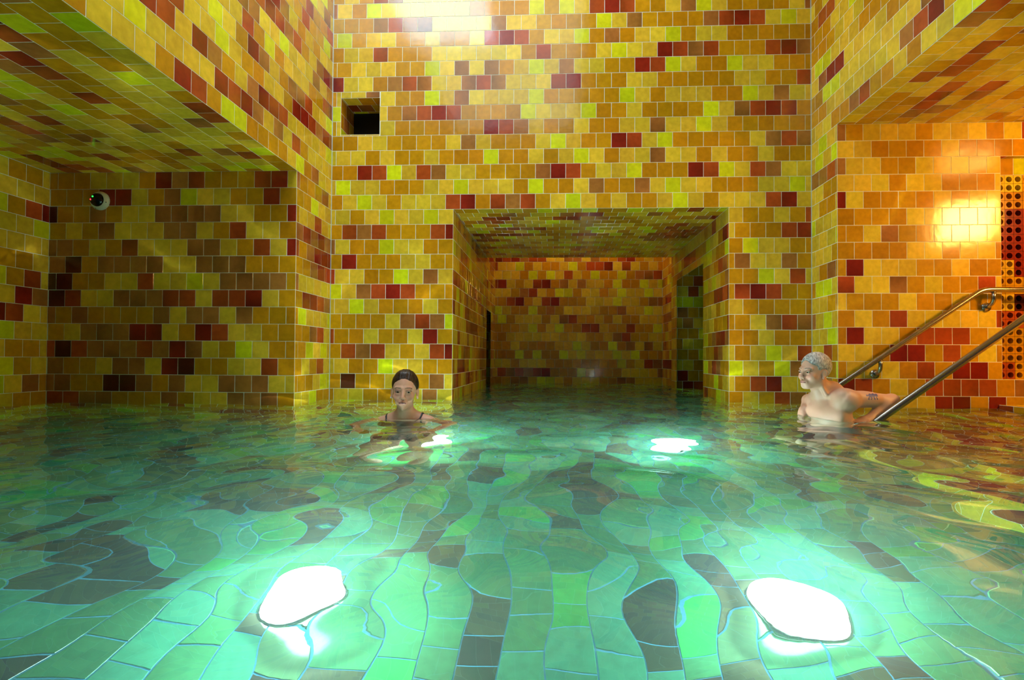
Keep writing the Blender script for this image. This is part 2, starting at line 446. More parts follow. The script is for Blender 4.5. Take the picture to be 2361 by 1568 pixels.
def ball(name, c, r, mat, parent, sx=(1, 1, 1), seg=14):
    vs = []; fs = []
    n = seg // 2 + 1
    for i in range(n + 1):
        ph = math.pi * i / n
        for k in range(seg):
            th = 2 * math.pi * k / seg
            vs.append((Vector(c) + Vector((math.sin(ph) * math.cos(th) * sx[0], math.sin(ph) * math.sin(th) * sx[1], math.cos(ph) * sx[2])) * r) * T)
    for i in range(n):
        for k in range(seg):
            fs.append((i * seg + k, (i + 1) * seg + k, (i + 1) * seg + (k + 1) % seg, i * seg + (k + 1) % seg))
    return link_mesh(name, vs, fs, mat, parent, smooth=True)
o = ball('status_light', (cam_pos[0] - .06, AV - .53, cam_pos[2] + .13), .045, M_LG, sec); o['label'] = 'green status light'
o = ball('status_light', (cam_pos[0] - .2, AV - .5, cam_pos[2] - .03), .045, M_LR, sec); o['label'] = 'red status light'
M_SCREW = simple('dark_screw', (40, 44, 40), .5)
for a in (-15, 255, 120):
    th = math.radians(a)
    ball('screw', (cam_pos[0] + .5 * math.cos(th), AV - .22, cam_pos[2] + .49 * math.sin(th)), .03, M_SCREW, sec)

# ------------------------------------------------------------------ underwater lamps
M_LENS = simple('lamp_lens', (240, 250, 250), .4, emis=(232, 250, 255), es=LENS)
LAMPS = [(-6.03, 13.3, 'pool lamp glowing white in the floor on the near left'),
         (5.87, 13.5, 'pool lamp glowing white in the floor on the near right'),
         (-6.12, 26.8, 'pool lamp in the floor behind the woman, mostly hidden by her'),
         (5.74, 26.6, 'small distant pool lamp glowing between the woman and the man')]
for i, (u, v, lab) in enumerate(LAMPS):
    e = empty('pool_lamp', (u, v, 0), lab, 'pool lamp', 'white lamps set in the pool floor')
    lathe('lamp_rim', [(1.08, .014), (1.08, .06), (1.02, .09), (.98, .03)], (u, v, 0), (0, 0, 1), M_STEEL, e, 32)
    lathe('lens', [(1.02, .07), (.97, .4), (.74, .72), (.4, .9), (.0, .95)], (u, v, 0), (0, 0, 1), M_LENS, e, 32)

# ------------------------------------------------------------------ water
def water():
    rnd = np.random.RandomState(4)
    x = np.arange(-31.4, 47.2, .15); y = np.concatenate([np.arange(-7, 36, .15), np.arange(36, 61.4, .2)])
    X, Y = np.meshgrid(x, y, indexing='ij')
    Hh = np.zeros_like(X)
    for i in range(70):
        lam = 1.0 * 6.5 ** (rnd.rand() ** 1.1)          # wave length in tiles
        th = rnd.uniform(0, 2 * math.pi); k = 2 * math.pi / lam
        amp = SLOPE * (lam / (2 * math.pi)) * rnd.uniform(.5, 1.2) * (1.2 if lam > 2.5 else .85)
        ph = rnd.uniform(0, 6.28)
        wx = X + .25 * np.sin(Y * .31 + i); wy = Y + .25 * np.sin(X * .27 + 2 * i)
        Hh += amp * np.sin(k * (wx * math.cos(th) + wy * math.sin(th)) + ph)
    # rings spreading from the two bathers
    for (cu, cv, a) in ((-6.9, 24.9, .011), (12.7, 25.4, .008)):
        d = np.hypot(X - cu, Y - cv)
        Hh += a * np.sin(d * 3.6) * np.exp(-((d - 3.2) / 3.) ** 2)
    nx, ny = X.shape
    vs = np.stack([X, Y, WATER + Hh], -1).reshape(-1, 3)
    idx = np.arange(nx * ny).reshape(nx, ny)
    fs = np.stack([idx[:-1, :-1], idx[1:, :-1], idx[1:, 1:], idx[:-1, 1:]], -1).reshape(-1, 4)
    border = list(idx[:, 0]) + list(idx[-1, 1:]) + list(idx[-2::-1, -1]) + list(idx[0, -2:0:-1])
    n0 = len(vs); low = vs[border].copy(); low[:, 2] = -.6
    vs = np.vstack([vs, low]); m = len(border)
    faces = fs.tolist()
    for i in range(m):
        j = (i + 1) % m
        faces.append((border[i], n0 + i, n0 + j, border[j]))
    faces.append(tuple(n0 + i for i in range(m))[::-1])
    me = bpy.data.meshes.new('pool_water'); me.from_pydata((vs * T).tolist(), [], faces)
    sm = [True] * len(fs) + [False] * (m + 1); me.polygons.foreach_set('use_smooth', sm)
    m_, nt, b = new_mat('pool_water')
    N = nt.nodes; L = nt.links; N.remove(b)
    out = N['Material Output']
    g = N.new('ShaderNodeBsdfGlass') ; g.inputs['IOR'].default_value = 1.33; g.inputs['Roughness'].default_value = 0.0
    L.new(g.outputs[0], out.inputs['Surface'])
    va = N.new('ShaderNodeVolumeAbsorption'); va.inputs['Color'].default_value = (*ABS_COL, 1); va.inputs['Density'].default_value = ABS_D
    if SCAT_D > 0:
        vsn = N.new('ShaderNodeVolumeScatter'); vsn.inputs['Color'].default_value = (.75, .97, 1, 1); vsn.inputs['Density'].default_value = SCAT_D
        vsn.inputs['Anisotropy'].default_value = .3
        ad = N.new('ShaderNodeAddShader'); L.new(va.outputs[0], ad.inputs[0]); L.new(vsn.outputs[0], ad.inputs[1])
        L.new(ad.outputs[0], out.inputs['Volume'])
    else:
        L.new(va.outputs[0], out.inputs['Volume'])
    me.materials.append(m_)
    o = bpy.data.objects.new('pool_water', me); COL.objects.link(o)
    tag(o, 'clear rippled green water filling the whole pool', 'water', kind='stuff')
    return o
W_OBJ = water()

# ------------------------------------------------------------------ camera
f, cx, cy, yaw, pit, rol = 1239.1, 1227.4, 805.06, .0442, .0168, .0053
def rm(a, i, j, s=1):
    m = np.eye(3); c, q = math.cos(a), math.sin(a); m[i, i] = c; m[j, j] = c; m[i, j] = s * q; m[j, i] = -s * q; return m
Rm = np.array([[math.cos(rol), -math.sin(rol), 0], [math.sin(rol), math.cos(rol), 0], [0, 0, 1]]) @ \
     np.array([[1, 0, 0], [0, math.cos(pit), math.sin(pit)], [0, -math.sin(pit), math.cos(pit)]]) @ \
     np.array([[math.cos(yaw), 0, math.sin(yaw)], [0, 1, 0], [-math.sin(yaw), 0, math.cos(yaw)]])
ax = [Vector((r[0], r[2], -r[1])) for r in Rm]      # right, down, forward in world axes
cd = bpy.data.cameras.new('camera'); cam = bpy.data.objects.new('camera', cd); COL.objects.link(cam)
M4 = Matrix.Identity(4)
for i in range(3):
    M4[i][0] = ax[0][i]; M4[i][1] = -ax[1][i]; M4[i][2] = -ax[2][i]; M4[i][3] = (0, 0, CAMZ * T)[i]
cam.matrix_world = M4
cd.sensor_width = 36; cd.lens = f / 2361 * 36
cd.shift_x = -(cx - 1180.5) / 2361; cd.shift_y = (cy - 784) / 2361
cd.clip_start = .02
sc.camera = cam

# ------------------------------------------------------------------ lights
def area(name, loc, target, sx, sy, power, col, spread=180, shape='RECTANGLE'):
    l = bpy.data.lights.new(name, 'AREA'); l.shape = shape; l.size = sx * T; l.size_y = sy * T
    l.energy = power; l.color = col; l.spread = math.radians(spread)
    o = bpy.data.objects.new(name, l); COL.objects.link(o)
    o.location = Vector(loc) * T
    d = (Vector(target) - Vector(loc))
    o.rotation_euler = d.to_track_quat('-Z', 'Y').to_euler()
    return o
lights(area)

w = bpy.data.worlds.new('world'); sc.world = w; w.use_nodes = True
w.node_tree.nodes['Background'].inputs[0].default_value = (*WORLD[:3], 1)
w.node_tree.nodes['Background'].inputs[1].default_value = WORLD[3]

vs_ = sc.view_settings; vs_.view_transform = 'Standard'; vs_.look = 'None'; vs_.gamma = 1; vs_.use_curve_mapping = False
vs_.exposure = EXPOSURE
cy_ = sc.cycles
cy_.use_denoising = True; cy_.denoiser = 'OPENIMAGEDENOISE'; cy_.denoising_input_passes = 'RGB_ALBEDO_NORMAL'
cy_.max_bounces = 8; cy_.diffuse_bounces = 3; cy_.glossy_bounces = 3; cy_.transmission_bounces = 6; cy_.volume_bounces = 1; cy_.transparent_max_bounces = 8
cy_.caustics_reflective = False; cy_.caustics_refractive = True
cy_.sample_clamp_indirect = 6.; cy_.use_adaptive_sampling = True; cy_.adaptive_threshold = .12; cy_.adaptive_min_samples = 16
cy_.blur_glossy = .5; cy_.use_light_tree = False
# ------------------------------------------------------------------ people: signed-distance sculpting + surface nets
def axis_grid(lo, hi, fine_lo, fine_hi, fine, coarse):
    a = [];
    x = lo
    while x < hi:
        a.append(x); x += fine if fine_lo - coarse <= x <= fine_hi else coarse
    return np.array(a + [x])

def surface_nets(F, X, Y, Z):
    S = F < 0
    nx, ny, nz = F.shape
    c = [S[i:nx - 1 + i, j:ny - 1 + j, k:nz - 1 + k] for i in (0, 1) for j in (0, 1) for k in (0, 1)]
    cnt = sum(x.astype(np.int8) for x in c)
    act = (cnt > 0) & (cnt < 8)
    I, J, Kk = np.nonzero(act)
    vid = -np.ones(act.shape, dtype=np.int64); vid[I, J, Kk] = np.arange(len(I))
    acc = np.zeros((len(I), 3)); n = np.zeros(len(I))
    corners = [(a, b, d) for a in (0, 1) for b in (0, 1) for d in (0, 1)]
    for e0 in corners:
        for d in range(3):
            if e0[d]: continue
            e1 = list(e0); e1[d] = 1
            f0 = F[I + e0[0], J + e0[1], Kk + e0[2]]; f1 = F[I + e1[0], J + e1[1], Kk + e1[2]]
            m = (f0 < 0) != (f1 < 0)
            t = np.where(m, f0 / np.where(m, f0 - f1, 1), 0)
            p0 = np.stack([X[I + e0[0]], Y[J + e0[1]], Z[Kk + e0[2]]], 1); p1 = np.stack([X[I + e1[0]], Y[J + e1[1]], Z[Kk + e1[2]]], 1)
            p = p0 + (p1 - p0) * t[:, None]
            acc += p * m[:, None]; n += m
    V = acc / n[:, None]
    faces = []
    for d in range(3):
        a, b = [(1, 2), (2, 0), (0, 1)][d]
        s0 = [slice(None)] * 3; s1 = [slice(None)] * 3; s0[d] = slice(0, -1); s1[d] = slice(1, None)
        A = S[tuple(s0)]; B = S[tuple(s1)]
        m = A != B
        idx = np.array(np.nonzero(m))
        ok = (idx[a] > 0) & (idx[b] > 0) & (idx[a] < act.shape[a]) & (idx[b] < act.shape[b])
        idx = idx[:, ok]
        sgn = A[tuple(idx)]
        def q(da, db):
            k = idx.copy(); k[a] -= da; k[b] -= db; return vid[tuple(k)]
        Q = np.stack([q(1, 1), q(0, 1), q(0, 0), q(1, 0)], 1)
        Q[~sgn] = Q[~sgn][:, ::-1]
        faces.append(Q)
    return V, np.vstack(faces)

class Sculpt:
    def __init__(self, X, Y, Z):
        self.X, self.Y, self.Z = X, Y, Z
        self.F = np.full((len(X), len(Y), len(Z)), .5, dtype=np.float32)
        self.frame(None)
    def frame(self, org, R=None, s=1.):
        self.org = None if org is None else np.array(org, float); self.R = R; self.s = s
    def tp(self, p):
        p = np.array(p, float)
        return p if self.org is None else self.org + self.R @ (p * self.s)
    def box(self, lo, hi, m):
        r = []
        for A, a, b in ((self.X, lo[0], hi[0]), (self.Y, lo[1], hi[1]), (self.Z, lo[2], hi[2])):
            i0 = max(0, np.searchsorted(A, a - m) - 1); i1 = min(len(A), np.searchsorted(A, b + m) + 1); r.append(slice(i0, i1))
        return tuple(r)
    def put(self, sl, d, k, op):
        f = self.F[sl]
        if f.size == 0: return
        if op == 'sub':
            d = -d; h = np.clip(.5 - .5 * (f - d) / k, 0, 1); self.F[sl] = f * (1 - h) + d * h + k * h * (1 - h)
        else:
            h = np.clip(.5 + .5 * (f - d) / k, 0, 1); self.F[sl] = f * (1 - h) + d * h - k * h * (1 - h)
    def cap(self, a, b, ra, rb=None, k=.02, op='add', flat=None):
        rb = ra if rb is None else rb
        a, b = self.tp(a), self.tp(b)
        if self.org is not None: ra *= self.s; rb *= self.s
        r = max(ra, rb)
        sl = self.box(np.minimum(a, b) - r, np.maximum(a, b) + r, k + .012)
        x = self.X[sl[0]][:, None, None] - a[0]; y = self.Y[sl[1]][None, :, None] - a[1]; z = self.Z[sl[2]][None, None, :] - a[2]
        ba = b - a; L2 = max(1e-12, ba @ ba)
        h = np.clip((x * ba[0] + y * ba[1] + z * ba[2]) / L2, 0, 1)
        d = np.sqrt((x - ba[0] * h) ** 2 + (y - ba[1] * h) ** 2 + (z - ba[2] * h) ** 2) - (ra + (rb - ra) * h)
        self.put(sl, d, k, op)
    def ell(self, c, r, k=.02, op='add', rot=None):
        c = self.tp(c); r = np.array(r, float) * (self.s if self.org is not None else 1)
        Rr = np.eye(3)
        if self.org is not None: Rr = self.R
        if rot is not None: Rr = Rr @ rot
        m = r.max()
        sl = self.box(c - m, c + m, k + .012)
        x = self.X[sl[0]][:, None, None] - c[0]; y = self.Y[sl[1]][None, :, None] - c[1]; z = self.Z[sl[2]][None, None, :] - c[2]
        p = [x * Rr[0, i] + y * Rr[1, i] + z * Rr[2, i] for i in range(3)]
        k0 = np.sqrt(sum((p[i] / r[i]) ** 2 for i in range(3))); k1 = np.sqrt(sum((p[i] / r[i] ** 2) ** 2 for i in range(3))) + 1e-6
        self.put(sl, k0 * (k0 - 1) / k1, k, op)
    def mesh(self, F=None):
        return surface_nets(self.F if F is None else F, self.X, self.Y, self.Z)

def rotz(a):
    c, s = math.cos(a), math.sin(a); return np.array([[c, -s, 0], [s, c, 0], [0, 0, 1.]])
def rotx(a):
    c, s = math.cos(a), math.sin(a); return np.array([[1., 0, 0], [0, c, -s], [0, s, c]])
def roty(a):
    c, s = math.cos(a), math.sin(a); return np.array([[c, 0, s], [0, 1., 0], [-s, 0, c]])

FEAT = -.009
def head(S, org, R, s, man):
    """canonical head: face towards -y, origin between the ears, 0.235 m tall"""
    S.frame(org, R, s)
    S.ell((0, .018, .034), (.073, .093, .084), .02)
    S.ell((0, -.022, -.022), (.0555 if not man else .060, .062, .080), .03)
    S.ell((0, -.014, -.055), (.050 if man else .036, .048, .04), .03)                       # jaw
    S.ell((0, -.064, -.094), (.022 if man else .014, .018, .018), .030)                    # chin
    S.frame(np.array(org) + R @ (np.array((0, 0, FEAT)) * s), R, s)
    for q in (-1, 1):
        S.ell((q * .040, -.058, -.024), (.020, .018, .018), .02)                           # cheekbone
        if man: S.cap((q * .046, .0, -.055), (q * .022, -.056, -.082), .015, .012, .025)  # jaw line
        S.cap((q * .012, -.080, .027), (q * .046, -.066, .026), .008 if man else .006, .006, .014)  # brow
        S.ell((q * .031, -.090, .004), (.0165, .012, .0105), .012, 'sub')                   # eye socket
        S.ell((q * .0755, .012, -.004), (.006, .016, .029), .006, rot=rotz(q * -.35) @ rotx(-.2))
        S.ell((q * .0805, .008, -.002), (.005, .009, .016), .005, 'sub', rot=rotz(q * -.35))
        S.ell((q * .0765, .002, -.03), (.006, .008, .009), .006)
        S.ell((q * .0105, -.0955, -.033), (.0075, .0085, .007), .006)                      # nostril wing
        S.ell((q * .031, -.0785, .0110), (.0168, .0085, .0048), .004)                       # upper lid
        S.ell((q * .031, -.0770, -.0050), (.0150, .0078, .0042), .004)                       # lower lid
    S.cap((0, -.080, .018), (0, -.103, -.025), .0065, .0088, .012)                          # nose
    S.ell((0, -.104, -.030), (.009, .009, .008), .006)
    S.ell((0, -.080, -.058), (.026, .013, .018), .014)                                     # mouth area
    S.cap((-.017, -.0865, -.0565), (0, -.0935, -.0535), .0042, .0052, .004)
    S.cap((.017, -.0865, -.0565), (0, -.0935, -.0535), .0042, .0052, .004)
    S.cap((-.013, -.0875, -.0645), (.013, -.0875, -.0645), .0055, .0055, .004)
    S.cap((-.022, -.0870, -.0602), (.022, -.0870, -.0602), .0022, .0022, .002, 'sub')
    S.cap((-.012, -.0965, -.0602), (.012, -.0965, -.0602), .0020, .0020, .002, 'sub')
    S.frame(None)

def hand(S, wrist, dirv, palmn, s=1., curl=.35, left=True):
    """palm and five separate fingers; dirv = towards the fingertips, palmn = out of the palm"""
    d = np.array(dirv, float); d /= np.linalg.norm(d); n = np.array(palmn, float); n -= d * (n @ d); n /= np.linalg.norm(n)
    w = np.cross(d, n) * (1 if left else -1)          # towards the thumb
    W_ = np.array(wrist, float)
    R = np.stack([w, d, n], 1)
    S.frame(W_, R, s)
    S.ell((0, .045, 0), (.040, .052, .015), .012)
    S.cap((0, -.02, 0), (0, .02, 0), .026, .028, .02)
    for i, (x0, L) in enumerate(((.029, .070), (.010, .080), (-.010, .074), (-.028, .058))):
        p = np.array([x0, .082 - abs(x0 - .01) * .25, 0.]); a = curl * .5
        r = .0092
        fan = x0 * 2.2
        for j, q in enumerate((.45, .3, .25)):
            e = p + np.array([fan * L * q, math.cos(a) * L * q, math.sin(a) * L * q])
            S.cap(p, e, r, r * .9, .003); p = e; r *= .9; a += curl
    p = np.array([.032, .018, .006]); e = np.array([.060, .045, .014]); S.cap(p, e, .015, .011, .008)
    S.cap(e, e + np.array([.012, .030, .008]), .0105, .0085, .003)
    S.frame(None)

def smooth_noise(P, f, seed):
    r = np.random.RandomState(seed); o = np.zeros(len(P))
    for i in range(10):
        k = r.normal(size=3); k /= np.linalg.norm(k); o += np.sin(P @ (k * f * r.uniform(.6, 1.6)) + r.uniform(0, 6.28))
    return o / 10

def vertex_object(name, V, Q, mat, parent, cols, base):
    me = bpy.data.meshes.new(name); me.from_pydata(V.tolist(), [], Q.tolist()); me.materials.append(mat)
    me.polygons.foreach_set('use_smooth', [True] * len(me.polygons))
    if cols is not None:
        a = me.color_attributes.new('tint', 'FLOAT_COLOR', 'POINT')
        a.data.foreach_set('color', np.hstack([cols, np.ones((len(cols), 1))]).astype(np.float32).ravel())
    o = bpy.data.objects.new(name, me); COL.objects.link(o)
    if parent is not None: o.parent = parent
    o.location = base
    return o

def skin_mat(name, rough=.5):
    m, nt, b = new_mat(name); N = nt.nodes; L = nt.links
    at = N.new('ShaderNodeAttribute'); at.attribute_name = 'tint'; L.new(at.outputs['Color'], b.inputs['Base Color'])
    b.inputs['Roughness'].default_value = rough; b.inputs['Specular IOR Level'].default_value = .5
    tc = N.new('ShaderNodeTexCoord'); n = N.new('ShaderNodeTexNoise'); n.inputs['Scale'].default_value = 160
    L.new(tc.outputs['Object'], n.inputs['Vector'])
    bp = N.new('ShaderNodeBump'); bp.inputs['Strength'].default_value = .12; bp.inputs['Distance'].default_value = .001
    L.new(n.outputs['Fac'], bp.inputs['Height']); L.new(bp.outputs['Normal'], b.inputs['Normal'])
    return m
M_SKIN = skin_mat('skin')
def hair_mat(name, c1, c2, rough):
    m, nt, b = new_mat(name); N = nt.nodes; L = nt.links
    tc = N.new('ShaderNodeTexCoord'); mp = N.new('ShaderNodeMapping'); mp.inputs['Scale'].default_value = (260, 40, 60)
    n = N.new('ShaderNodeTexNoise'); n.inputs['Scale'].default_value = 1.; n.inputs['Detail'].default_value = 3
    L.new(tc.outputs['Object'], mp.inputs['Vector']); L.new(mp.outputs['Vector'], n.inputs['Vector'])
    cr = N.new('ShaderNodeValToRGB'); cr.color_ramp.elements[0].position = .38; cr.color_ramp.elements[1].position = .66
    cr.color_ramp.elements[0].color = (*lin(c1), 1); cr.color_ramp.elements[1].color = (*lin(c2), 1)
    L.new(n.outputs['Fac'], cr.inputs['Fac']); L.new(cr.outputs['Color'], b.inputs['Base Color'])
    bp = N.new('ShaderNodeBump'); bp.inputs['Strength'].default_value = .7; bp.inputs['Distance'].default_value = .004
    L.new(n.outputs['Fac'], bp.inputs['Height']); L.new(bp.outputs['Normal'], b.inputs['Normal'])
    b.inputs['Roughness'].default_value = rough
    return m
M_HAIR_W = hair_mat('dark_hair', (22, 14, 12), (66, 44, 34), .35)
M_HAIR_M = hair_mat('grey_hair', (120, 122, 126), (222, 224, 226), .5)
M_SUIT = simple('black_swimwear', (12, 13, 18), .5)
M_TRUNK = simple('dark_trunks', (26, 32, 48), .6)
M_EYE = simple('eye_white', (178, 168, 156), .2)
M_IRIS = simple('eye_iris', (34, 24, 16), .1)
M_PEARL = simple('pearl', (235, 228, 214), .15)

def canon(V, org, R, s): return ((V - np.array(org)) @ R) / s

def paint(V, skin, org, R, s, man):
    C = np.tile(np.array(lin(skin)), (len(V), 1))
    n = smooth_noise(V, 22, 1)[:, None]; C *= 1 + .10 * n
    q = canon(V, org, R, s); x, y, z = q.T; z = z - FEAT; ax_ = np.abs(x)
    front = y < -.045
    def mixc(m, c, a=1.):
        m = (np.clip(m, 0, 1) * a)[:, None]; C[:] = C * (1 - m) + np.array(lin(c)) * m
    blush = np.exp(-(((ax_ - .042) / .02) ** 2 + ((z + .03) / .022) ** 2)) * front
    mixc(blush, (196, 104, 84), .45)
    lips = ((ax_ < .021) & (np.abs(z + .0605 + .0) < .0076 - ax_ * .18) & (y < -.076))
    mixc(lips.astype(float), (158, 84, 76) if not man else (160, 88, 78), .85)
    slit = ((ax_ < .022) & (np.abs(z + .0602) < .0016) & (y < -.07)); mixc(slit.astype(float), (70, 26, 26), .8)
    zb = .0265 + .10 * (ax_ - .02) - 6. * np.maximum(ax_ - .036, 0) ** 1.6
    brow = ((ax_ > .012) & (ax_ < .05) & (np.abs(z - zb) < (.0026 if not man else .0036)) & front)
    mixc(brow.astype(float), (60, 40, 32) if not man else (104, 84, 72), .75)
    zl = .0075 + .004 * (1 - ((ax_ - .031) / .017) ** 2)
    lash = ((np.abs(ax_ - .031) < .0175) & (z < zl + .004) & (z > zl - .0015) & front)
    mixc(lash.astype(float), (48, 30, 26) if not man else (120, 84, 70), .8)
    under = np.exp(-(((ax_ - .031) / .016) ** 2 + ((z + .012) / .006) ** 2)) * front; mixc(under, (140, 86, 72), .35)
    nos = ((np.abs(ax_ - .006) < .0032) & (z < -.036) & (z > -.042) & (y < -.088)); mixc(nos.astype(float), (96, 50, 40), .7)
    return C, mixc, q

def eyes(parent, base, org, R, s, gaze):
    for q in (-1, 1):
        c = np.array(org) + R @ (np.array((q * .031, -.0722, .0030 + FEAT)) * s)
        loc = (np.array(base) + c) / T
        e = ball('eye', loc, .0120 * s / T, M_EYE, parent, seg=20)
        g = R @ np.array(gaze); g /= np.linalg.norm(g)
        ball('iris', loc + g * .0078 * s / T, .0062 * s / T, M_IRIS, e, seg=14).location = (0, 0, 0)

def hair(S, org, R, s, man, name, mat, parent, base):
    xs = S.X; X, Y, Z = np.meshgrid(S.X, S.Y, S.Z, indexing='ij')
    o = np.array(org)
    sl = S.box(o - .16, o + .16, 0)
    P = np.stack([X[sl], Y[sl], Z[sl]], -1) - o
    q = (P @ R) / s; x, y, z = q[..., 0], q[..., 1], q[..., 2]
    def E(c, r):
        p = [(q[..., i] - c[i]) / r[i] for i in range(3)]; k0 = np.sqrt(sum(a * a for a in p))
        k1 = np.sqrt(sum(((q[..., i] - c[i]) / r[i] ** 2) ** 2 for i in range(3))) + 1e-6
        return k0 * (k0 - 1) / k1
    if man:
        f = E((0, .020, .038), (.080, .099, .090))
        th = np.sin(x * 420 + 3 * np.sin(y * 90)) * np.sin(y * 300 + 2 * np.sin(z * 130)) * np.sin(z * 330 + 1.3)
        f = f - .0022 * th
        line = .013 - .72 * y + .010 * np.cos(x * 70) * (y < -.03)
        cut = line - z
        side = (np.abs(x) > .055) & (y < .0)
        cut = np.where(side & (y > -.035), np.minimum(cut, -.012 - z), cut)
        ear = np.sqrt(((np.abs(x) - .078) / 1.) ** 2 + (y - .008) ** 2 + (z + .004) ** 2) - .026
        f = np.maximum(np.maximum(f, cut), -ear)
    else:
        f = E((0, .026, .040), (.079, .099, .088))
        f2 = E((0, .012, .096), (.044, .062, .026)); h = np.clip(.5 + .5 * (f - f2) / .02, 0, 1); f = f * (1 - h) + f2 * h - .02 * h * (1 - h)
        th = np.sin(x * 330 + y * 40) * .5 + np.sin(x * 190 - z * 60) * .5
        f = f - .0011 * th
        line = .0185 - .62 * y - .012 * np.exp(-(x / .03) ** 2) * -1
        cut = line - z
        side = (np.abs(x) > .052) & (y > -.045) & (y < .02)
        cut = np.where(side, np.minimum(cut, -.004 - z), cut)
        ear = np.sqrt(((np.abs(x) - .080)) ** 2 + (y - .008) ** 2 + (z + .008) ** 2) - .020
        bun = E((0, .118, .0), (.035, .03, .035)); f = np.minimum(f, bun)
        f = np.maximum(np.maximum(f, np.where(y > .08, -1, cut)), -ear)
    V, Q = surface_nets(f.astype(np.float32), S.X[sl[0]], S.Y[sl[1]], S.Z[sl[2]])
    return vertex_object(name, V, Q, mat, parent, None, (0, 0, 0))

def person_root(loc_tiles, label):
    return empty('person', loc_tiles, label, 'person')

ZW = WATER
# ---------------- the woman
U0, V0 = -6.92, 24.4
base = Vector((U0, V0, ZW)) * T
S = Sculpt(axis_grid(-.42, .5, -.10, .11, .0028, .007), axis_grid(-.5, .3, -.125, .02, .0028, .007), axis_grid(-1.09, .36, .0, .33, .0028, .008))
ho, hs = (0.002, -.012, .167), 1.0
HR = rotz(.17) @ rotx(-.04) @ roty(.03)
S.ell((-.01, .035, -.16), (.145, .092, .17), .03)
S.cap((-.155, .035, -.048), (.140, .035, -.040), .046, .046, .04)
S.cap((-.045, .045, .020), (-.140, .04, -.025), .032, .030, .04)
S.cap((.035, .045, .022), (.125, .04, -.018), .032, .030, .04)
S.cap((-.12, -.022, -.022), (-.02, -.040, -.030), .010, .010, .025); S.cap((.10, -.022, -.018), (.0, -.040, -.030), .010, .010, .025)
for q in (-1, 1): S.ell((-.01 + q * .068, -.045, -.17), (.058, .055, .06), .03)
S.ell((-.01, .03, -.36), (.112, .08, .15), .05); S.ell((-.01, .04, -.53), (.15, .105, .12), .05)
S.cap((-.004, .02, .10), (-.008, .04, -.01), .047, .052, .03)
for q in (-1, 1):
    S.cap((q * .08, .03, -.60), (q * .12, -.20, -.80), .085, .062, .04)
    S.cap((q * .12, -.20, -.80), (q * .12, .05, -1.02), .056, .036, .03)
    S.ell((q * .12, -.02, -1.045), (.042, .12, .035), .03)
S.cap((-.175, .035, -.055), (-.285, -.03, -.20), .044, .036, .02)
S.cap((-.285, -.03, -.20), (-.20, -.23, -.235), .036, .025, .02)
hand(S, (-.19, -.245, -.237), (.6, -.8, -.05), (0, -.1, -1), .95, .25, left=False)
S.cap((.155, .035, -.05), (.29, -.02, -.17), .044, .036, .02)
S.cap((.29, -.02, -.17), (.22, -.23, -.20), .036, .025, .02)
hand(S, (.215, -.245, -.202), (-.5, -.85, -.05), (0, -.1, -1), .95, .25, left=True)
head(S, ho, HR, hs, False)
V, Q = S.mesh()
wroot = person_root((U0, V0, 0), 'woman with dark pinned-up hair and black swimsuit, standing neck-deep in the water')
off = base - wroot.location
C, mixc, q_ = paint(V, (206, 152, 126), ho, HR, hs, False)
body = vertex_object('body', V, Q, M_SKIN, wroot, C, off)
F = S.F
Xg, Yg, Zg = S.X[:, None, None], S.Y[None, :, None], S.Z[None, None, :]
reg = np.maximum(np.maximum(np.abs(Xg + .01) - .135, Zg + .085), -.64 - Zg)
suit = np.maximum(F - .005, reg)
def capf(a, b, r):
    a = np.array(a); b = np.array(b); ba = b - a
    h = np.clip(((Xg - a[0]) * ba[0] + (Yg - a[1]) * ba[1] + (Zg - a[2]) * ba[2]) / (ba @ ba), 0, 1)
    return np.sqrt((Xg - a[0] - ba[0] * h) ** 2 + (Yg - a[1] - ba[1] * h) ** 2 + (Zg - a[2] - ba[2] * h) ** 2) - r
for xa, xb in ((-.118, -.078), (.098, .058)):
    # straps: a vertical slab through the shoulder, clipped to the skin shell
    sl_ = np.abs(Xg - (xa + (xb - xa) * np.clip((-Zg + .02) / .12, 0, 1))) - .0052
    strap = np.maximum(np.maximum(F - .0045, sl_), np.maximum(-.12 - Zg, Zg - .06))
    suit = np.minimum(suit, strap)
Vs, Qs = surface_nets(suit.astype(np.float32), S.X, S.Y, S.Z)
vertex_object('swimsuit', Vs, Qs, M_SUIT, wroot, None, off)
h_ = hair(S, ho, HR, hs, False, 'hair', M_HAIR_W, wroot, base); h_.location = off
eyes(wroot, base, ho, HR, hs, (.12, -1, 0))
for q in (-1, 1):
    c = np.array(ho) + HR @ np.array((q * .0775, -.004, -.042))
    ball('earring', (np.array(base) + c) / T, .0048 / T, M_PEARL, wroot)

# ---------------- the man
U0, V0 = 13.11, 26.5
base = Vector((U0, V0, ZW)) * T
S = Sculpt(axis_grid(-.36, .56, -.20, .36, .0034, .008), axis_grid(-.42, .5, -.24, .06, .0034, .008), axis_grid(-1.09, .46, -.02, .45, .0034, .009))
ho, hs = (-.094, -.01, .291), .97
HR = rotz(-1.22) @ rotx(-.03)
BRm = rotz(-1.12)
def b_(x, y, z): # body frame -> local
    p = BRm @ np.array((x, y, z)); return (p[0] + .005, p[1], p[2])
S.frame((.005, 0, 0), BRm, 1.)
S.ell((.01, .01, -.06), (.135, .092, .20), .03)
S.cap((-.105, .01, .098), (.125, .01, .11), .046, .052, .05)
S.ell((-.055, -.050, .03), (.065, .034, .060), .05); S.ell((.065, -.050, .03), (.070, .034, .060), .05)
S.cap((0, .025, .175), (-.12, .015, .12), .045, .035, .05); S.cap((0, .025, .175), (.12, .015, .125), .045, .035, .05)
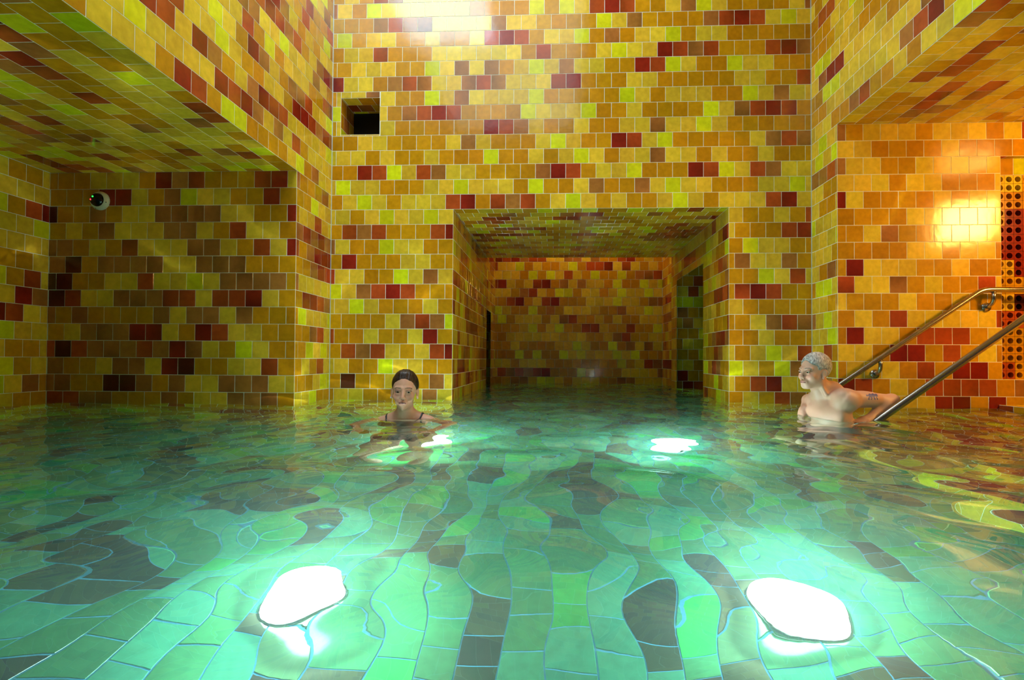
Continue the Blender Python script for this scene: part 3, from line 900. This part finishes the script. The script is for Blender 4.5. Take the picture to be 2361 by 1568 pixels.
S.cap((-.03, -.052, .142), (-.10, -.03, .142), .010, .010, .02); S.cap((.03, -.055, .145), (.14, -.03, .155), .012, .012, .02)
S.ell((0, .01, -.28), (.145, .10, .18), .05); S.ell((0, .03, -.46), (.16, .115, .12), .05)
S.frame(None)
S.cap((-.072, .0, .235), (-.018, .02, .13), .053, .062, .04)
S.cap((-.08, -.045, .235), (-.045, -.068, .15), .013, .010, .02)
for q in (-1, 1):
    hip = np.array(b_(q * .09, .0, -.53)); knee = np.array(b_(q * .13, -.30, -.72)); ank = np.array(b_(q * .12, -.06, -1.01))
    S.cap(hip, knee, .095, .068, .04); S.cap(knee, ank, .062, .042, .03)
    S.cap(ank + np.array((0, 0, -.03)), np.array(b_(q * .12, -.22, -1.05)), .036, .03, .03)
# near (left) arm: back to the elbow, forearm down to the step under water
sh = np.array((.03, -.105, .130)); el = np.array((.378, -.005, .112)); wr = np.array((.195, -.085, .004))
S.cap(sh, el, .052, .039, .035); S.ell((.045, -.108, .125), (.056, .050, .055), .04)
S.ell((.17, -.065, .125), (.10, .043, .043), .03)
S.cap(el, wr, .041, .027, .02); S.ell((el + (wr - el) * .3), (.045, .040, .045), .03)
S.cap(el, el + np.array((.012, .004, .006)), .03, .028, .02)
hand(S, wr + np.array((-.012, -.006, -.006)), (-.9, -.15, -.10), (0, .05, -1), 1.05, .3, left=True)
# far (right) arm: elbow behind, hand resting at the water
sh = np.array((-.035, .10, .09)); el = np.array((-.022, .225, .095)); wr = np.array((-.110, .10, .024))
S.cap(sh, el, .046, .036, .03); S.cap(el, wr, .036, .026, .02)
hand(S, wr, (-.35, -.3, -.8), (.8, -.2, -.3), 1.05, .35, left=False)
head(S, ho, HR, hs, True)
V, Q = S.mesh()
mroot = person_root((U0, V0, 0), 'man with short grey hair and bare shoulders leaning back on his arms by the handrail')
off = base - mroot.location
C, mixc, q_ = paint(V, (204, 158, 134), ho, HR, hs, True)
x, y, z = V.T
# blue tattoo on the upper arm: body with short legs
tx, tz = (x - .211) / 1., (z - .151)
on = (y < -.055)
bodyt = ((tx / .040) ** 2 + (tz / .0105) ** 2 < 1 + .35 * np.sin(tx * 260)) & on
legs = np.zeros(len(V), bool)
for a, s_ in ((-.024, -.35), (-.010, -.15), (.006, .1), (.02, .3)):
    lx = a + s_ * (-(tz)) ; legs |= (np.abs(tx - lx) < .0034) & (tz < 0) & (tz > -.026) & on
mixc((bodyt | legs).astype(float), (20, 66, 140), .95)
mixc(np.exp(-(((x - .075) / .025) ** 2 + ((z + .0) / .05) ** 2)) * (y < -.02) * (y > -.2), (120, 70, 50), .0)
body = vertex_object('body', V, Q, M_SKIN, mroot, C, off)
Zg = S.Z[None, None, :]
tr = np.maximum(np.maximum(S.F - .006, Zg + .38), -.68 - Zg)
Vs, Qs = surface_nets(tr.astype(np.float32), S.X, S.Y, S.Z)
vertex_object('swim_trunks', Vs, Qs, M_TRUNK, mroot, None, off)
h_ = hair(S, ho, HR, hs, True, 'hair', M_HAIR_M, mroot, base); h_.location = off
eyes(mroot, base, ho, HR, hs, (-.1, -1, -.05))
if CAUSTIC:
    W_OBJ.cycles.is_caustics_caster = True
    for o in sc.objects:
        if o.type == 'MESH' and (o.name.startswith('wall') or o.name.startswith('ceiling') or o.name.startswith('body')): o.cycles.is_caustics_receiver = True
        if o.type == 'LIGHT' and o.name.startswith('pool_lamp'): o.data.cycles.is_caustics_light = True
